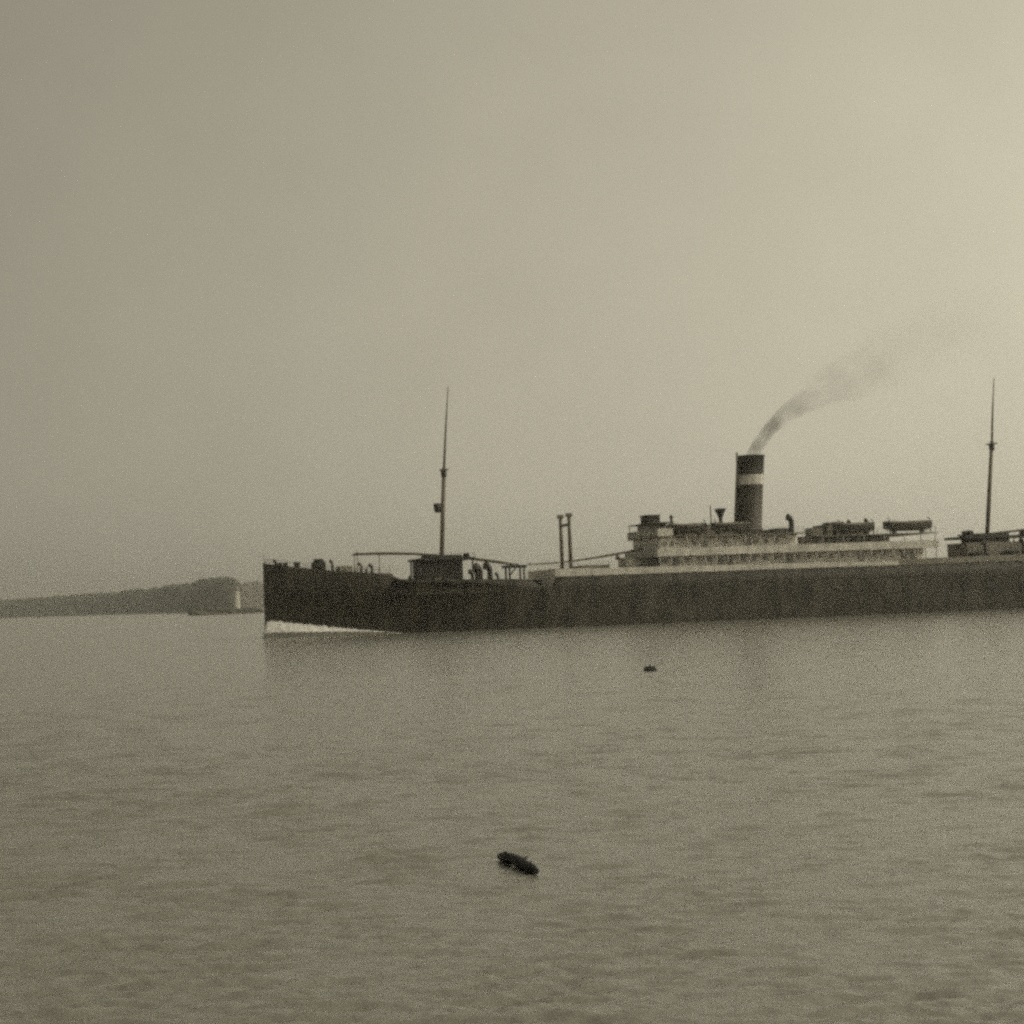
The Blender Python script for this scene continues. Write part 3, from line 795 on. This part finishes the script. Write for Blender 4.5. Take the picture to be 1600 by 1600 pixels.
# ------------------------------------------------------------------ smoke
def smoke():
    # centre line in the ship's frame: (aft, starboard, up, radius)
    path = [(79.6, 0, 26.0, 1.1), (81.0, 0, 28.3, 1.1), (83.4, .3, 31.0, 1.2), (86.5, .8, 33.4, 1.5), (90.5, 1.4, 35.6, 2.2), (96.0, 2.2, 38.0, 3.3), (103, 3.2, 40.8, 4.2), (111, 4.4, 44.6, 5.2), (120, 5.6, 48.0, 6.0), (131, 7.0, 51.0, 6.6)]
    P = []; 
    for i in range(len(path) - 1):
        for k in range(6):
            t = k / 6; P.append(tuple(a + (b - a) * t for a, b in zip(path[i], path[i + 1])))
    P.append(path[-1])
    mb = MB(); v = []; f = []; n = 20
    for i, (x, y, z, r) in enumerate(P):
        a = P[max(0, i - 1)]; b = P[min(len(P) - 1, i + 1)]
        d = Vector((b[0] - a[0], b[1] - a[1], b[2] - a[2])).normalized()
        e1 = d.cross(Vector((0, 1, 0))).normalized(); e2 = d.cross(e1)
        for k in range(n):
            t = 2 * math.pi * k / n
            w = e1 * math.cos(t) + e2 * math.sin(t)
            rr = r * (1 + .55 * smooth(80, 90, x) * mnoise.noise(Vector((x * .16, z * .16, 0)) + w * 1.1) * 1.3)
            if i in (0, len(P) - 1): rr *= .5
            v.append(Vector((x, y, z)) + w * rr)
    for i in range(len(P) - 1):
        for k in range(n):
            a0 = i * n + k; a1 = i * n + (k + 1) % n
            f.append((a0, a1, a1 + n, a0 + n))
    f.append(tuple(range(n - 1, -1, -1))); f.append(tuple((len(P) - 1) * n + k for k in range(n)))
    m = bpy.data.materials.new("coal_smoke"); m.use_nodes = True
    t = m.node_tree; t.nodes.clear()
    out = t.nodes.new("ShaderNodeOutputMaterial")
    pv = t.nodes.new("ShaderNodeVolumePrincipled")
    pv.inputs['Color'].default_value = (0.14, 0.13, 0.11, 1)
    pv.inputs['Anisotropy'].default_value = 0.2
    c = t.nodes.new("ShaderNodeTexCoord"); sx = t.nodes.new("ShaderNodeSeparateXYZ")
    t.links.new(c.outputs['Object'], sx.inputs[0])
    cr = t.nodes.new("ShaderNodeFloatCurve")
    mr = t.nodes.new("ShaderNodeMapRange"); mr.inputs['From Min'].default_value = 79; mr.inputs['From Max'].default_value = 131
    t.links.new(sx.outputs[0], mr.inputs['Value'])
    cu = cr.mapping.curves[0]
    pts = [(0, 1.0), (.08, .62), (.16, .30), (.3, .075), (.5, .024), (.75, .008), (1.0, 0.0)]
    cu.points[0].location = pts[0]; cu.points[1].location = pts[-1]
    for p in pts[1:-1]: cu.points.new(*p)
    cr.mapping.update()
    t.links.new(mr.outputs[0], cr.inputs['Value'])
    nz = t.nodes.new("ShaderNodeTexNoise"); nz.inputs['Scale'].default_value = .24; nz.inputs['Detail'].default_value = 3
    t.links.new(c.outputs['Object'], nz.inputs['Vector'])
    nr = t.nodes.new("ShaderNodeMapRange")
    nr.inputs['From Min'].default_value = .36; nr.inputs['From Max'].default_value = .66
    nr.inputs['To Min'].default_value = .2; nr.inputs['To Max'].default_value = 1.6
    t.links.new(nz.outputs['Fac'], nr.inputs['Value'])
    a = t.nodes.new("ShaderNodeMath"); a.operation = 'MULTIPLY'
    b = t.nodes.new("ShaderNodeMath"); b.operation = 'MULTIPLY'; b.inputs[1].default_value = 0.40
    t.links.new(cr.outputs[0], a.inputs[0]); t.links.new(nr.outputs[0], a.inputs[1])
    t.links.new(a.outputs[0], b.inputs[0]); t.links.new(b.outputs[0], pv.inputs['Density'])
    t.links.new(pv.outputs[0], out.inputs['Volume'])
    m.cycles.volume_step_rate = 0.12
    o = mb.add(v, f, True).build("smoke", m, None, (BOW[0], BOW[1], 0), kind='stuff', label="thin brown smoke drifting aft from the funnel")
    o.rotation_euler = (0, 0, YAW)
smoke()

# ------------------------------------------------------------------ flotsam
def driftwood():
    root = empty("driftwood_log", (-0.13, 35.75, 0.05), 0, label="black driftwood log floating in the near water", category="log")
    rs = random.Random(3)
    p0 = Vector((-.33, 1.05, .02)); p1 = Vector((.33, -1.05, .0))
    pts = []; rad = []
    for i in range(11):
        t = i / 10
        p = p0.lerp(p1, t) + Vector((rs.uniform(-.02, .02), 0, .05 * math.sin(t * math.pi) + rs.uniform(-.012, .012)))
        pts.append(p); rad.append(.11 * (1 - .25 * t) * rs.uniform(.85, 1.15) * (.6 if i in (0, 10) else 1))
    MB().tube(pts, rad, 12).build("trunk", M_LOG, root)
    for i, d in ((3, (-.10, .02, .13)), (6, (.11, .05, .10)), (8, (.05, -.1, .12))):
        MB().tube([pts[i], pts[i] + Vector(d)], [.04, .022], 7).build("branch_stub", M_LOG, root)
driftwood()
bu = empty("buoy", (0.0, 0.0, 0.0), 0, label="small dark buoy floating on the water below the ship's midships", category="buoy")
MB().tube([(-.40, 0, .05), (-.34, 0, .05), (-.18, 0, .05), (.18, 0, .05), (.34, 0, .05), (.40, 0, .05)], [.14, .2, .25, .25, .2, .14], 16).build("float", M_BUOY, bu)
MB().tube([(-.19, 0, .05), (-.15, 0, .05)], .262, 16).build("hoop", M_DARK, bu)
MB().tube([(.15, 0, .05), (.19, 0, .05)], .262, 16).build("hoop", M_DARK, bu)
MB().tube([(.0, -.09, .28), (.0, -.06, .38), (.0, .06, .38), (.0, .09, .28)], .025, 6).build("lifting_eye", M_DARK, bu)
bu.location = (8.35, 121.5, 0.0); bu.rotation_euler = (0, 0, R(8))

# ------------------------------------------------------------------ haze
hz = bpy.data.materials.new("haze_air"); hz.use_nodes = True
t = hz.node_tree; t.nodes.clear()
out = t.nodes.new("ShaderNodeOutputMaterial"); pv = t.nodes.new("ShaderNodeVolumePrincipled")
pv.inputs['Color'].default_value = (0.99, 0.985, 0.97, 1)
pv.inputs['Density'].default_value = 0.00018
pv.inputs['Anisotropy'].default_value = 0.8
t.links.new(pv.outputs[0], out.inputs['Volume'])
MB().box(-7400, 7400, -7400, 7400, -4, 64).build("haze", hz, kind='stuff', label="pale sea haze filling the air")
